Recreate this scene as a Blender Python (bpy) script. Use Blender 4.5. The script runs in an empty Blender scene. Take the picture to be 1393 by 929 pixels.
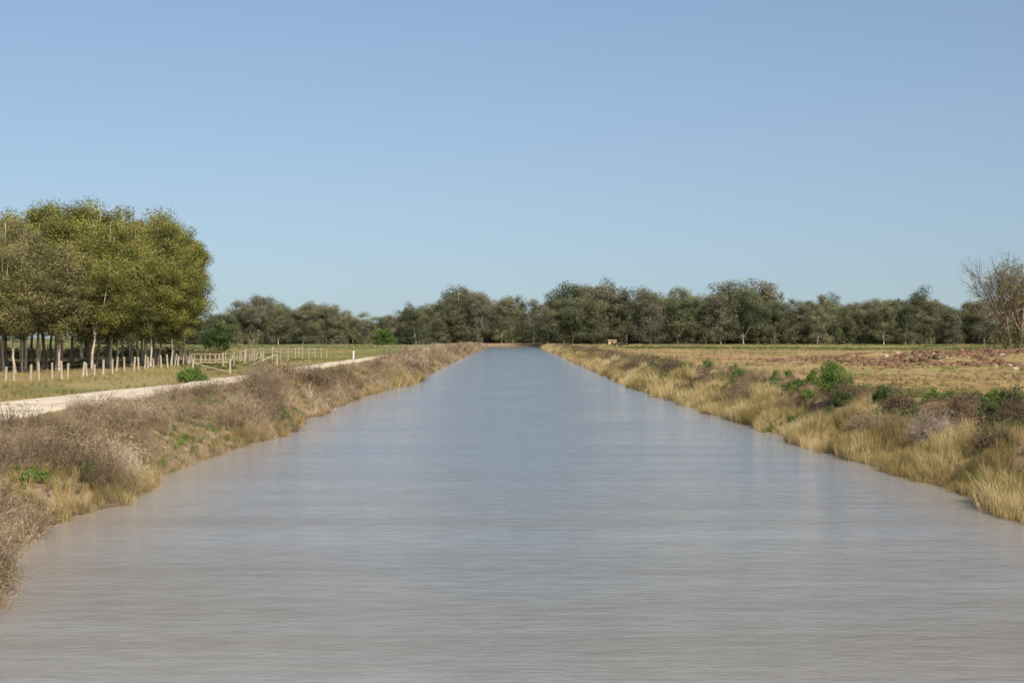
import bpy, math, numpy as np
from mathutils import Vector
R = np.random.default_rng(7)
scene = bpy.context.scene
COL = scene.collection

# ---------------------------------------------------------------- helpers
def smooth(a,b,x):
    t=np.clip((np.asarray(x,float)-a)/(b-a),0,1); return t*t*(3-2*t)
def hsh(i,j,s):
    v=np.sin(i*127.1+j*311.7+s*74.7)*43758.5453
    return v-np.floor(v)
def vn(x,y=0.0,s=0):
    x=np.asarray(x,float); y=np.asarray(y,float)+0*x
    i=np.floor(x); j=np.floor(y); fx=x-i; fy=y-j
    fx=fx*fx*(3-2*fx); fy=fy*fy*(3-2*fy)
    return (hsh(i,j,s)*(1-fx)+hsh(i+1,j,s)*fx)*(1-fy)+(hsh(i,j+1,s)*(1-fx)+hsh(i+1,j+1,s)*fx)*fy

def new_mesh(name,V,T,mats,tint=None,midx=None,smoothf=False):
    V=np.asarray(V,np.float32); T=np.asarray(T,np.int32)
    k=T.shape[1]
    me=bpy.data.meshes.new(name)
    me.vertices.add(len(V)); me.vertices.foreach_set("co",V.ravel())
    me.loops.add(T.size); me.loops.foreach_set("vertex_index",T.ravel())
    me.polygons.add(len(T)); me.polygons.foreach_set("loop_start",np.arange(0,T.size,k,dtype=np.int32))
    if midx is not None: me.polygons.foreach_set("material_index",np.asarray(midx,np.int32))
    me.polygons.foreach_set("use_smooth",np.full(len(T),smoothf,dtype=bool))
    if tint is not None:
        a=me.attributes.new("tint",'FLOAT','POINT'); a.data.foreach_set("value",np.asarray(tint,np.float32))
    me.update(calc_edges=True); me.validate()
    for m in mats: me.materials.append(m)
    return me
def obj(name,data,parent=None,loc=(0,0,0),rot=0,scale=None):
    o=bpy.data.objects.new(name,data); COL.objects.link(o); o.location=loc
    if rot: o.rotation_euler=(0,0,rot)
    if scale is not None: o.scale=scale if hasattr(scale,'__len__') else (scale,)*3
    if parent: o.parent=parent
    return o
def tag(o,label,cat,group=None):
    o["label"]=label; o["category"]=cat
    if group: o["group"]=group
def kind(o,k,label=None,cat=None):
    o["kind"]=k
    if label: o["label"]=label
    if cat: o["category"]=cat

class Geo:
    def __init__(s): s.V=[];s.T=[];s.M=[];s.C=[];s.n=0
    def add(s,V,T,m=0,c=0.5):
        V=np.asarray(V,float);T=np.asarray(T,int)
        s.V.append(V);s.T.append(T+s.n);s.M.append(np.full(len(T),m));s.C.append(np.full(len(V),c) if np.isscalar(c) else c);s.n+=len(V)
    def mesh(s,name,mats,sm=False):
        return new_mesh(name,np.concatenate(s.V),np.concatenate(s.T),mats,np.concatenate(s.C),np.concatenate(s.M),sm)
def tube(P,rad,n=6):
    P=np.asarray(P,float);K=len(P);V=[]
    d=np.gradient(P,axis=0); d/=np.linalg.norm(d,axis=1)[:,None]+1e-9
    for k in range(K):
        a=np.cross(d[k],[0.31,0.95,0.05]); a/=np.linalg.norm(a)+1e-9; b=np.cross(d[k],a)
        for i in range(n):
            t=2*math.pi*i/n; V.append(P[k]+rad[k]*(a*math.cos(t)+b*math.sin(t)))
    T=[]
    for k in range(K-1):
        for i in range(n):
            p=k*n+i;q=k*n+(i+1)%n;r=p+n;t=q+n
            T+= [(p,q,t),(p,t,r)]
    V.append(P[-1]);c=len(V)-1
    for i in range(n): T.append(((K-1)*n+i,(K-1)*n+(i+1)%n,c))
    return np.array(V),np.array(T)
def box(x0,x1,y0,y1,z0,z1):
    V=[(x,y,z) for x in(x0,x1) for y in(y0,y1) for z in(z0,z1)]
    Q=[(0,1,3,2),(4,6,7,5),(0,4,5,1),(2,3,7,6),(0,2,6,4),(1,5,7,3)]
    T=[]
    for q in Q: T+=[(q[0],q[1],q[2]),(q[0],q[2],q[3])]
    return np.array(V,float),np.array(T)
def rhombs(P,N,size,asp,rng):
    n=len(P); N=N/(np.linalg.norm(N,axis=1)[:,None]+1e-9)
    A=np.cross(N,rng.normal(size=(n,3))); A/=np.linalg.norm(A,axis=1)[:,None]+1e-9
    B=np.cross(N,A); s=np.asarray(size)[:,None]
    V=np.empty((n,4,3)); V[:,0]=P-A*s; V[:,1]=P-B*s*asp; V[:,2]=P+A*s; V[:,3]=P+B*s*asp
    i=np.arange(n)[:,None]*4
    T=np.concatenate([i+[0,1,2],i+[0,2,3]],0)
    return V.reshape(-1,3),T

# ---------------------------------------------------------------- materials
def mat(name):
    m=bpy.data.materials.new(name); m.use_nodes=True; nt=m.node_tree; nt.nodes.clear()
    return m,nt,nt.nodes,nt.links
def nd(ns,t,**k):
    n=ns.new(t)
    for a,b in k.items(): setattr(n,a,b)
    return n
def ramp(ns,stops):
    r=ns.new('ShaderNodeValToRGB'); e=r.color_ramp.elements
    while len(e)<len(stops): e.new(0.5)
    for i,(p,c) in enumerate(stops):
        e[i].position=p; e[i].color=(c[0],c[1],c[2],1)
    return r
def foliage_mat(name,stops,transl=0.25,noise_scale=0.0,namp=0.5):
    m,nt,ns,lk=mat(name)
    at=nd(ns,'ShaderNodeAttribute',attribute_name="tint")
    r=ramp(ns,stops)
    src=at.outputs['Fac']
    if noise_scale:
        tc=nd(ns,'ShaderNodeNewGeometry'); no=nd(ns,'ShaderNodeTexNoise'); no.inputs['Scale'].default_value=noise_scale
        lk.new(tc.outputs['Position'],no.inputs['Vector'])
        a=nd(ns,'ShaderNodeMath',operation='MULTIPLY_ADD'); lk.new(no.outputs['Fac'],a.inputs[0]); a.inputs[1].default_value=namp; a.inputs[2].default_value=-namp/2
        b=nd(ns,'ShaderNodeMath',operation='ADD'); lk.new(a.outputs[0],b.inputs[0]); lk.new(src,b.inputs[1]); src=b.outputs[0]
    lk.new(src,r.inputs['Fac'])
    p=nd(ns,'ShaderNodeBsdfPrincipled'); p.inputs['Roughness'].default_value=0.75; p.inputs['Specular IOR Level'].default_value=0.2
    lk.new(r.outputs['Color'],p.inputs['Base Color'])
    t=nd(ns,'ShaderNodeBsdfTranslucent'); lk.new(r.outputs['Color'],t.inputs['Color'])
    mx=nd(ns,'ShaderNodeMixShader'); mx.inputs[0].default_value=transl
    lk.new(p.outputs[0],mx.inputs[1]); lk.new(t.outputs[0],mx.inputs[2])
    o=nd(ns,'ShaderNodeOutputMaterial'); lk.new(mx.outputs[0],o.inputs['Surface'])
    return m
def simple_mat(name,c1,c2,scale=5,rough=0.85,bump=0.3,stretch=(1,1,1)):
    m,nt,ns,lk=mat(name)
    tc=nd(ns,'ShaderNodeTexCoord'); mp=nd(ns,'ShaderNodeMapping'); mp.inputs['Scale'].default_value=stretch
    lk.new(tc.outputs['Object'],mp.inputs['Vector'])
    no=nd(ns,'ShaderNodeTexNoise'); no.inputs['Scale'].default_value=scale; no.inputs['Detail'].default_value=6
    lk.new(mp.outputs[0],no.inputs['Vector'])
    r=ramp(ns,[(0.3,c1),(0.7,c2)]); lk.new(no.outputs['Fac'],r.inputs['Fac'])
    p=nd(ns,'ShaderNodeBsdfPrincipled'); p.inputs['Roughness'].default_value=rough; p.inputs['Specular IOR Level'].default_value=0.2
    lk.new(r.outputs['Color'],p.inputs['Base Color'])
    b=nd(ns,'ShaderNodeBump'); b.inputs['Strength'].default_value=bump; b.inputs['Distance'].default_value=0.03
    lk.new(no.outputs['Fac'],b.inputs['Height']); lk.new(b.outputs[0],p.inputs['Normal'])
    o=nd(ns,'ShaderNodeOutputMaterial'); lk.new(p.outputs[0],o.inputs['Surface'])
    return m

M_bark=simple_mat("gum_bark",(0.26,0.21,0.16),(0.56,0.49,0.40),3,0.9,0.5,(1,1,0.3))
M_barkdark=simple_mat("dark_bark",(0.24,0.205,0.17),(0.52,0.46,0.38),3,0.9,0.5,(1,1,0.3))
M_twig=simple_mat("grey_twig",(0.2,0.15,0.11),(0.4,0.33,0.26),6,0.9,0.2)
M_dtwig=simple_mat("dark_twig",(0.14,0.105,0.07),(0.30,0.235,0.165),2,0.9,0.2)
M_post=simple_mat("weathered_timber",(0.26,0.215,0.16),(0.46,0.40,0.315),9,0.85,0.4,(1,1,0.15))
M_rail=simple_mat("yellowed_rail_timber",(0.24,0.19,0.115),(0.42,0.34,0.22),9,0.85,0.4,(1,1,0.15))
M_wire=simple_mat("galvanised_wire",(0.25,0.25,0.25),(0.4,0.4,0.4),9,0.5,0.0)
M_conc=simple_mat("concrete",(0.36,0.33,0.27),(0.48,0.44,0.37),2,0.85,0.2)
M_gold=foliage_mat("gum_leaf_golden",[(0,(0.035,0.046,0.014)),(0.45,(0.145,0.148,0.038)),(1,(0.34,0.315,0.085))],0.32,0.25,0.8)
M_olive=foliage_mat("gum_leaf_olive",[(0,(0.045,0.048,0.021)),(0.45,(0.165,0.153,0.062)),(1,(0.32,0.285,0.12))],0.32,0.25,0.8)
M_far=foliage_mat("gum_leaf_hazed",[(0,(0.06,0.07,0.045)),(0.5,(0.155,0.165,0.09)),(1,(0.31,0.29,0.155))],0.38,0.04,0.9)  # distance haze mixed into the leaf colour as a paler, greyer tone
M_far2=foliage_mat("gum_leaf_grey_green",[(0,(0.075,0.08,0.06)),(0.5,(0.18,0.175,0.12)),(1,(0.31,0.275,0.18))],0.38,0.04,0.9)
M_far3=foliage_mat("gum_leaf_deep_green",[(0,(0.048,0.06,0.036)),(0.5,(0.115,0.13,0.068)),(1,(0.24,0.245,0.13))],0.38,0.04,0.9)
M_green=foliage_mat("green_weed_leaf",[(0,(0.04,0.075,0.015)),(0.5,(0.095,0.16,0.03)),(1,(0.18,0.25,0.06))],0.3)
M_dgreen=foliage_mat("dark_green_leaf",[(0,(0.025,0.045,0.014)),(0.5,(0.06,0.095,0.028)),(1,(0.12,0.15,0.05))],0.3)
M_weed=foliage_mat("dead_brown_weed",[(0,(0.11,0.078,0.048)),(0.5,(0.32,0.24,0.155)),(1,(0.58,0.475,0.335))],0.25,0.4,1.0)
M_dweed=foliage_mat("dark_brown_weed",[(0,(0.07,0.052,0.032)),(0.5,(0.18,0.13,0.078)),(1,(0.36,0.27,0.165))],0.2,0.4,0.7)
M_straw=foliage_mat("straw_grass",[(0,(0.17,0.14,0.05)),(0.5,(0.42,0.32,0.14)),(1,(0.64,0.53,0.30))],0.3,0.3,0.9)
M_field=foliage_mat("field_grass",[(0,(0.09,0.13,0.03)),(0.4,(0.22,0.20,0.07)),(0.7,(0.38,0.28,0.12)),(1,(0.50,0.37,0.2))],0.3,0.06,1.1)

# ---------------------------------------------------------------- terrain shape
LY=[-60,10,23.5,30,34,37.7,48,59.6,65.5,72,98,122,136,143,152,212,379,670,720]
LX=[-8.2,-8.2,-8.6,-10.8,-11.1,-10.7,-11.1,-11.3,-9.9,-10.9,-11.3,-10.8,-9.6,-8.7,-9.9,-10.2,-10.4,-9.7,-9.5]
RY=[-60,35,45.6,59.6,89.8,128,212,379,670,720]
RX=[12.5,12.65,13.1,12.5,11.9,11.05,11.5,12.6,14.6,14.8]
def XL(y): return np.interp(y,LY,LX)+1.0*(vn(np.asarray(y)*0.33,1.5,3)-.5)+0.7*(vn(np.asarray(y)*1.1,1.5,4)-.5)
def XR(y): return np.interp(y,RY,RX)+0.9*(vn(np.asarray(y)*0.25,1.5,5)-.5)+0.6*(vn(np.asarray(y)*1.1,1.5,6)-.5)
PLs=[-3.5,-1,0,0.9,2.0,3.4,5,6.5,9000]; PLz=[-1.2,-.45,0.0,0.5,0.95,1.3,1.42,1.5,1.5]
PRs=[-3.5,-1,0,0.8,2.0,3.2,4.6,6.2,9,9000]; PRz=[-1.2,-.45,0.0,0.3,0.7,1.25,1.68,1.6,1.48,1.48]
END=700.0
def roadL(y): return np.interp(y,[0,50,60,90,130,200,240,700],[-24.8,-24.3,-23.9,-21.2,-21.5,-21.0,-20.4,-20.2])
def roadR(y): return np.interp(y,[0,50,90,200,240,700],[-17.7,-17.8,-17.7,-17.6,-18.8,-20.15])
def H(x,y):
    x=np.asarray(x,float);y=np.asarray(y,float)
    sl=XL(y)-x; sr=x-XR(y)
    left=x<1
    s=np.where(left,sl,sr)
    z=np.where(left,np.interp(sl,PLs,PLz),np.interp(sr,PRs,PRz))
    z=np.where(y>END,z+(1.5-z)*smooth(END,END+12,y),z)
    land=smooth(0.3,2,s)
    rm=smooth(-28,-25.5,x)*(1-smooth(-17.3,-15.8,x))
    lump=(vn(x*.45,y*.3,11)-.5)*np.where(left,.45,.75)+(vn(x*1.3,y*1.1,12)-.5)*np.where(left,.25,.35)
    lump=lump*(1-smooth(7,12,s))+((vn(x*.09,y*.05,13)-.5)*.4+(vn(x*.4,y*.35,15)-.5)*np.where(left,.22,.4))*smooth(7,12,s)
    mound=smooth(40,50,x)*smooth(140,150,y)*(1-smooth(190,210,y))*vn(x*.35,y*.22,14)*1.3
    return z+(lump*(1-rm))*land*np.where(y>END,0.3,1)+mound*land

ys=list(np.arange(-60,18,3.0)); y=18.0
while y<6000: ys.append(y); y+=max(0.25,y*0.013)
ys=np.array(ys)
ss=list(np.arange(-3.5,0,0.5))+list(np.arange(0,9,0.28)); s=9.0; st=.28
while s<5000: ss.append(s); st*=1.08; s+=st
ss=np.array(ss)
Yg=np.repeat(ys[:,None],len(ss),1)
Xl=XL(Yg)-ss[None,:]; Xr=XR(Yg)+ss[None,:]
X=np.concatenate([Xl[:,::-1],Xr],1); Y=np.concatenate([Yg,Yg],1)
Z=H(X,Y)
nr,nc=X.shape
V=np.stack([X,Y,Z],-1).reshape(-1,3)
i=(np.arange(nr-1)[:,None]*nc+np.arange(nc-1)[None,:]).ravel()
Q=np.stack([i,i+1,i+nc+1,i+nc],1)

# ground material
m,nt,ns,lk=mat("ground_soil_and_grass")
geo=nd(ns,'ShaderNodeNewGeometry'); sep=nd(ns,'ShaderNodeSeparateXYZ'); lk.new(geo.outputs['Position'],sep.inputs[0])
def mth(op,a,b=None,c=None,clamp=False):
    n=nd(ns,'ShaderNodeMath',operation=op); n.use_clamp=clamp
    for k,v in enumerate((a,b,c)):
        if v is None: continue
        if isinstance(v,(int,float)): n.inputs[k].default_value=v
        else: lk.new(v,n.inputs[k])
    return n.outputs[0]
def noise(scale,detail=5,stretch=(1,1,1),rough=0.6):
    mp=nd(ns,'ShaderNodeMapping'); mp.inputs['Scale'].default_value=stretch; lk.new(geo.outputs['Position'],mp.inputs[0])
    n=nd(ns,'ShaderNodeTexNoise'); n.inputs['Scale'].default_value=scale; n.inputs['Detail'].default_value=detail; n.inputs['Roughness'].default_value=rough
    lk.new(mp.outputs[0],n.inputs['Vector']); return n.outputs['Fac']
def mixc(f,a,b):
    n=nd(ns,'ShaderNodeMix',data_type='RGBA'); 
    if isinstance(f,(int,float)): n.inputs['Factor'].default_value=f
    else: lk.new(f,n.inputs['Factor'])
    for k,v in ((6,a),(7,b)):
        if isinstance(v,tuple): n.inputs[k].default_value=(*v,1)
        else: lk.new(v,n.inputs[k])
    return n.outputs[2]
def mr(v,a,b,c=0.0,d=1.0):
    n=nd(ns,'ShaderNodeMapRange'); lk.new(v,n.inputs[0])
    for k,q in enumerate((a,b,c,d)): n.inputs[k+1].default_value=q
    return n.outputs[0]
n1=noise(0.12,6,(1,.6,1)); n2=noise(1.2,6); n3=noise(0.05,5,(1,.8,1)); n4=noise(8,4); n5=noise(0.35,6,(.6,.8,1),.7); n6=noise(0.07,6,(.7,1,1),.65)
yy=mth('ADD',sep.outputs[1],mth('MULTIPLY',mth('SUBTRACT',n3,0.5),120.0))
rr=ramp(ns,[(0,(0.40,0.245,0.135)),(0.12,(0.46,0.27,0.145)),(0.18,(0.34,0.27,0.11)),(0.25,(0.31,0.265,0.10)),(0.30,(0.30,0.18,0.10)),(0.38,(0.40,0.25,0.13)),(0.45,(0.24,0.235,0.085)),(0.54,(0.33,0.25,0.12)),(0.62,(0.14,0.185,0.055)),(1,(0.12,0.16,0.055))])
lk.new(mth('DIVIDE',yy,600.0),rr.inputs['Fac'])
right=mixc(mr(n1,.48,.6),rr.outputs['Color'],(0.43,0.31,0.135))
right=mixc(mr(n6,.50,.59,0,.9),right,(0.19,0.21,0.065))
right=mixc(mr(n2,.50,.66,0,.7),right,(0.45,0.25,0.135))
right=mixc(mr(n5,.50,.60,0,.7),right,(0.25,0.155,0.085))
lf=ramp(ns,[(0,(0.38,0.29,0.15)),(0.17,(0.30,0.24,0.10)),(0.3,(0.17,0.2,0.06)),(0.55,(0.13,0.18,0.05)),(1,(0.13,0.16,0.06))])
lk.new(mth('DIVIDE',yy,600.0),lf.inputs['Fac'])
left=mixc(mr(n1,.45,.62),lf.outputs['Color'],(0.34,0.275,0.12))
left=mixc(mr(n6,.48,.58,0,.75),left,(0.15,0.18,0.055))
left=mixc(mr(n5,.50,.60,0,.65),left,(0.19,0.15,0.07))
side=mr(sep.outputs[0],-1,1)
field=mixc(side,left,right)
ax=mth('ABSOLUTE',sep.outputs[0])
bank=mixc(side,(0.33,0.24,0.155),(0.28,0.19,0.10))
bank=mixc(mr(n2,.4,.65,0,.8),bank,(0.20,0.145,0.09))
col=mixc(mr(ax,15.5,18),bank,field)
wet=mr(sep.outputs[2],0.02,0.22,1,0)
col=mixc(wet,col,(0.12,0.09,0.055))
col=mixc(mr(n4,.3,.7,0,.3),col,(0.14,0.10,0.06))
p=nd(ns,'ShaderNodeBsdfPrincipled'); p.inputs['Roughness'].default_value=.95; p.inputs['Specular IOR Level'].default_value=.1
lk.new(col,p.inputs['Base Color'])
bp=nd(ns,'ShaderNodeBump'); bp.inputs['Strength'].default_value=.9; bp.inputs['Distance'].default_value=.2
lk.new(mth('ADD',n2,mth('MULTIPLY',n4,.25)),bp.inputs['Height']); lk.new(bp.outputs[0],p.inputs['Normal'])
o=nd(ns,'ShaderNodeOutputMaterial'); lk.new(p.outputs[0],o.inputs['Surface'])
M_ground=m
g=obj("ground",new_mesh("ground",V,Q,[M_ground],smoothf=True)); kind(g,"structure","flat dry farmland with sloping canal banks","ground")

# road
ry=[y for y in ys if -20<y<300]; rc=9
VV=[];
for y in ry:
    a,b=float(roadL(y)),float(roadR(y))
    j=min(1.0,(b-a)/3)
    a+= 1.3*j*(float(vn(y*.3,2,21))-.5); b+=1.3*j*(float(vn(y*.35,2,22))-.5)
    for k in range(rc):
        t=k/(rc-1); VV.append((a+(b-a)*t,y,1.5+0.05+0.10*math.sin(math.pi*t)-(0.1 if k in(0,rc-1) else 0)))
VV=np.array(VV); i=(np.arange(len(ry)-1)[:,None]*rc+np.arange(rc-1)[None,:]).ravel()
M_road=simple_mat("pale_gravel",(0.46,0.375,0.27),(0.72,0.62,0.475),1.2,.95,.5,(1,.35,1))
r=obj("road",new_mesh("road",VV,np.stack([i,i+1,i+rc+1,i+rc],1),[M_road],smoothf=True)); kind(r,"structure","pale gravel canal track","road")

# water
m,nt,ns,lk=mat("silty_sky_tinted_water")
geo=nd(ns,'ShaderNodeNewGeometry'); sep=nd(ns,'ShaderNodeSeparateXYZ'); lk.new(geo.outputs['Position'],sep.inputs[0])
rip=noise(5.0,6,(.8,1.6,1),.75); rip2=noise(1.8,5,(.55,1.6,1),.7); wav=noise(.9,4,(.25,1.2,1),.6)
band=noise(0.045,4,(.35,1.5,1),.55); b2=noise(.3,6,(.10,1.5,1),.65); b3=noise(.06,3,(.25,.5,1),.5)
hsum=mth('ADD',mth('ADD',mth('MULTIPLY',rip,1.0),mth('MULTIPLY',rip2,1.2)),mth('MULTIPLY',wav,.8))
bnd=mth('ADD',mth('MULTIPLY',band,.5),mth('MULTIPLY',b2,.5))
st=mr(bnd,.41,.60,.4,1.0)
bp=nd(ns,'ShaderNodeBump'); bp.inputs['Distance'].default_value=.05; lk.new(st,bp.inputs['Strength']); lk.new(hsum,bp.inputs['Height'])
p=nd(ns,'ShaderNodeBsdfPrincipled')
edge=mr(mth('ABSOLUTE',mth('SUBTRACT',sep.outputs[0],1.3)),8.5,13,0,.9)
sky_body=mixc(mr(bnd,.41,.60),(0.275,0.33,0.39),(0.21,0.25,0.30))  # sky-reflection blue and wind-streak bands painted into the water colour
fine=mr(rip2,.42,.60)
sky_body=mixc(mth('MULTIPLY',fine,.45),sky_body,(0.15,0.17,0.19))  # darker ripples painted into the colour as well as the bump
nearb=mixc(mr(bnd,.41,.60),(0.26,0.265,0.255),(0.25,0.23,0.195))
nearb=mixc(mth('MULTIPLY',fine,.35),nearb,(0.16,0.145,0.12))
sky_body=mixc(mr(mth('ADD',sep.outputs[1],mth('MULTIPLY',mth('SUBTRACT',b3,.5),60.0)),14,55,.9,0),sky_body,nearb)
lk.new(mixc(edge,sky_body,(0.34,0.26,0.17)),p.inputs['Base Color'])
lk.new(mr(bnd,.42,.58,.05,.12),p.inputs['Roughness']); p.inputs['IOR'].default_value=1.33
lk.new(bp.outputs[0],p.inputs['Normal'])
o=nd(ns,'ShaderNodeOutputMaterial'); lk.new(p.outputs[0],o.inputs['Surface'])
wy=np.linspace(-58,715,60); wx=np.linspace(-15,19,12)
WX,WY=np.meshgrid(wx,wy); i=(np.arange(59)[:,None]*12+np.arange(11)[None,:]).ravel()
w=obj("water",new_mesh("water",np.stack([WX,WY,0*WX],-1).reshape(-1,3),np.stack([i,i+1,i+13,i+12],1),[m],smoothf=True)); kind(w,"structure","silty irrigation canal water with sky blue-grey painted in","water")

# ---------------------------------------------------------------- vegetation templates
def t_grass(rng,n,w,spread,seg2=True):
    V=[];T=[]
    for k in range(n):
        a=rng.uniform(0,2*math.pi); l=rng.uniform(.5,1); lean=rng.uniform(.05,spread)*l
        b=rng.normal(0,.14,2); d=np.array([math.cos(a),math.sin(a)]); pr=rng.uniform(0,2*math.pi); pv=np.array([math.cos(pr),math.sin(pr),0])*w*rng.uniform(.6,1.2)
        B=np.array([b[0],b[1],-.05]); Md=np.array([*(b+d*lean*.35),l*.6]); Tp=np.array([*(b+d*lean),l*(1-.25*lean)])
        c=len(V)
        if seg2:
            V+=[B-pv,B+pv,Md+pv*.8,Md-pv*.8,Tp]; T+=[(c,c+1,c+2),(c,c+2,c+3),(c+3,c+2,c+4)]
        else:
            V+=[B-pv,B+pv,Tp]; T+=[(c,c+1,c+2)]
    return np.array(V),np.array(T)
def t_weed(rng,n,w,bits,bs):
    V=[];T=[]
    for k in range(n):
        a=rng.uniform(0,2*math.pi); l=rng.uniform(.4,1.2); th=abs(rng.normal(0,.65))
        d=np.array([math.cos(a)*math.sin(th),math.sin(a)*math.sin(th),math.cos(th)])
        b=np.array([*rng.normal(0,.13,2),-.05]); tip=b+d*l; tip[2]=max(tip[2],.05); mid=b+d*l*.5+np.array([*rng.normal(0,.05,2),.06])
        pr=rng.uniform(0,2*math.pi); pv=np.array([math.cos(pr),math.sin(pr),0])*w
        c=len(V); V+=[b-pv,b+pv,mid+pv*.7,mid-pv*.7,tip]; T+=[(c,c+1,c+2),(c,c+2,c+3),(c+3,c+2,c+4)]
        for j in range(bits):
            u=rng.uniform(.3,1.05); q=b+(tip-b)*u+rng.normal(0,.03,3); q[2]=max(q[2],.02)
            e1=rng.normal(size=3)+d*.5;e1/=np.linalg.norm(e1); e2=np.cross(e1,rng.normal(size=3));e2/=np.linalg.norm(e2)
            sz=bs*rng.uniform(.6,1.4); c=len(V); V+=[q-e2*sz*.25,q+e2*sz*.25,q+e1*sz*3.4]; T.append((c,c+1,c+2))
    return np.array(V),np.array(T)
def t_leafy(rng,n,sz):
    d=rng.normal(size=(n,3)); d/=np.linalg.norm(d,axis=1)[:,None]; d[:,2]=abs(d[:,2])
    P=d*rng.uniform(.35,1,(n,1))**.6*np.array([.55,.55,.75])
    return rhombs(P,d+rng.normal(0,.5,(n,3)),rng.uniform(.6,1.3,n)*sz,.55,rng)
def scatter(name,temps,P,S,SZ,tint,mats,rng=R,spread=.15):
    Vs=[];Ts=[];Cs=[];off=0
    which=rng.integers(0,len(temps),len(P)); rot=rng.uniform(0,2*math.pi,len(P)); tx=rng.normal(0,.18,len(P)); ty=rng.normal(0,.18,len(P))
    for k,(tv,tt) in enumerate(temps):
        ix=np.where(which==k)[0]
        if len(ix)==0: continue
        c=np.cos(rot[ix])[:,None]; s_=np.sin(rot[ix])[:,None]
        x=tv[None,:,0]*c-tv[None,:,1]*s_; y=tv[None,:,0]*s_+tv[None,:,1]*c; z=tv[None,:,2]+0*x
        x=x*S[ix][:,None]+z*tx[ix][:,None]*SZ[ix][:,None]; y=y*S[ix][:,None]+z*ty[ix][:,None]*SZ[ix][:,None]; z=z*SZ[ix][:,None]
        v=np.stack([x+P[ix,0,None],y+P[ix,1,None],z+P[ix,2,None]],-1).reshape(-1,3)
        t=(tt[None]+(np.arange(len(ix))*len(tv))[:,None,None]).reshape(-1,3)+off
        cc=(tint[ix][:,None]+rng.uniform(-spread,spread,(len(ix),len(tv)))).ravel()
        Vs.append(v);Ts.append(t);Cs.append(cc);off+=len(v)
    return new_mesh(name,np.concatenate(Vs),np.concatenate(Ts),mats,np.concatenate(Cs))
def bankpts(side,n,y0,y1,s0,s1,maskf=None,rng=R):
    y=y0*(y1/y0)**rng.uniform(0,1,n); s=rng.uniform(s0,s1,n)
    x=np.where(side<0,XL(y)-s,XR(y)+s)
    ok=(abs(x)<.37*y+5)
    if maskf is not None: ok&=rng.uniform(0,1,n)<maskf(x,y,s)
    ok&=~((x<roadR(y)+.3)&(x>roadL(y)-.3)&(y<260))
    x,y,s=x[ok],y[ok],s[ok]
    return np.stack([x,y,H(x,y)],-1),s
def stuff(name,me,label,cat):
    o=obj(name,me); kind(o,"stuff",label,cat); return o
def split(P,s,yc): a=P[:,1]<yc; return (P[a],s[a]),(P[~a],s[~a])
wt_near=[t_weed(R,22,.010,7,.034) for _ in range(7)]
wt_far=[t_weed(R,16,.022,4,.06) for _ in range(4)]
gt_near=[t_grass(R,34,.009,.75) for _ in range(6)]
gt_far=[t_grass(R,16,.03,.7,False) for _ in range(4)]
lt=[t_leafy(R,70,.09) for _ in range(4)]

# left bank
def lm(x,y,s): return np.clip(.38+1.5*(vn(x*.55,y*.3,31)*.6+vn(x*1.4,y*.9,30)*.4-.33),0,1)
P,s=bankpts(-1,25000,21,690,-.15,8.2,lm)
A,B=split(P,s,75)
for nm,(p,q),tm in (("n",A,wt_near),("f",B,wt_far)):
    sc=(.20+1.05*vn(p[:,0]*.5,p[:,1]*.28,32)**2.2)*np.clip((p[:,1]/60),1,2.2)**.45*np.where((q>5)&(p[:,1]<230),np.where(p[:,1]>88,.42,.6),1)*np.where(q<.7,.85,1)*R.uniform(.55,1.3,len(p))
    stuff("dead_weeds",scatter("dead_weeds",tm,p,sc,sc*.95,-.05+.9*vn(p[:,0]*.45,p[:,1]*.28,33)+R.uniform(-.2,.2,len(p)),[M_weed],spread=.28),"dry brown thistle and weed growth on canal bank","weeds")
P,s=bankpts(-1,14000,21,690,-.2,5.5,lambda x,y,s:np.clip((vn(x*.4,y*.2,35)-.30)*2.0*np.clip(1.3-s*.17,.2,1)+(s<.8)*.35+((y>125)&(y<160)&(s<2))*.8,0,1))
A,B=split(P,s,75)
for (p,q),tm in ((A,gt_near),(B,gt_far)):
    sc=(.25+.3*vn(p[:,1]*.2,0,36))*np.clip(p[:,1]/70,1,2)**.35*np.where((p[:,1]>130)&(p[:,1]<160)&(q<2),1.8,1)*R.uniform(.7,1.2,len(p))
    stuff("dry_grass",scatter("dry_grass",tm,p,sc,sc,.05+.6*R.uniform(size=len(p)),[M_straw]),"straw coloured grass patches on canal bank","grass")
P,s=bankpts(-1,11500,21,400,.2,6.8,lambda x,y,s:smooth(.5,.66,vn(x*.6,y*.28,37))*.9)
sc=R.uniform(.12,.38,len(P))*np.clip(P[:,1]/60,1,2)**.4
stuff("green_weeds",scatter("green_weeds",lt[:2]+gt_near[:2],P,sc,sc*.9,.2+.7*R.uniform(size=len(P)),[M_green]),"low green weeds among dry growth","weeds")
P,s=bankpts(-1,900,45,260,1.5,5.0,lambda x,y,s:smooth(.55,.75,vn(x*.3,y*.12,38)))
sc=R.uniform(.4,.9,len(P)); stuff("dark_dead_weeds",scatter("dark_dead_weeds",wt_near,P,sc,sc,.2+.8*R.uniform(size=len(P)),[M_dweed]),"taller dark brown weed clumps on bank","weeds")

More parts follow.
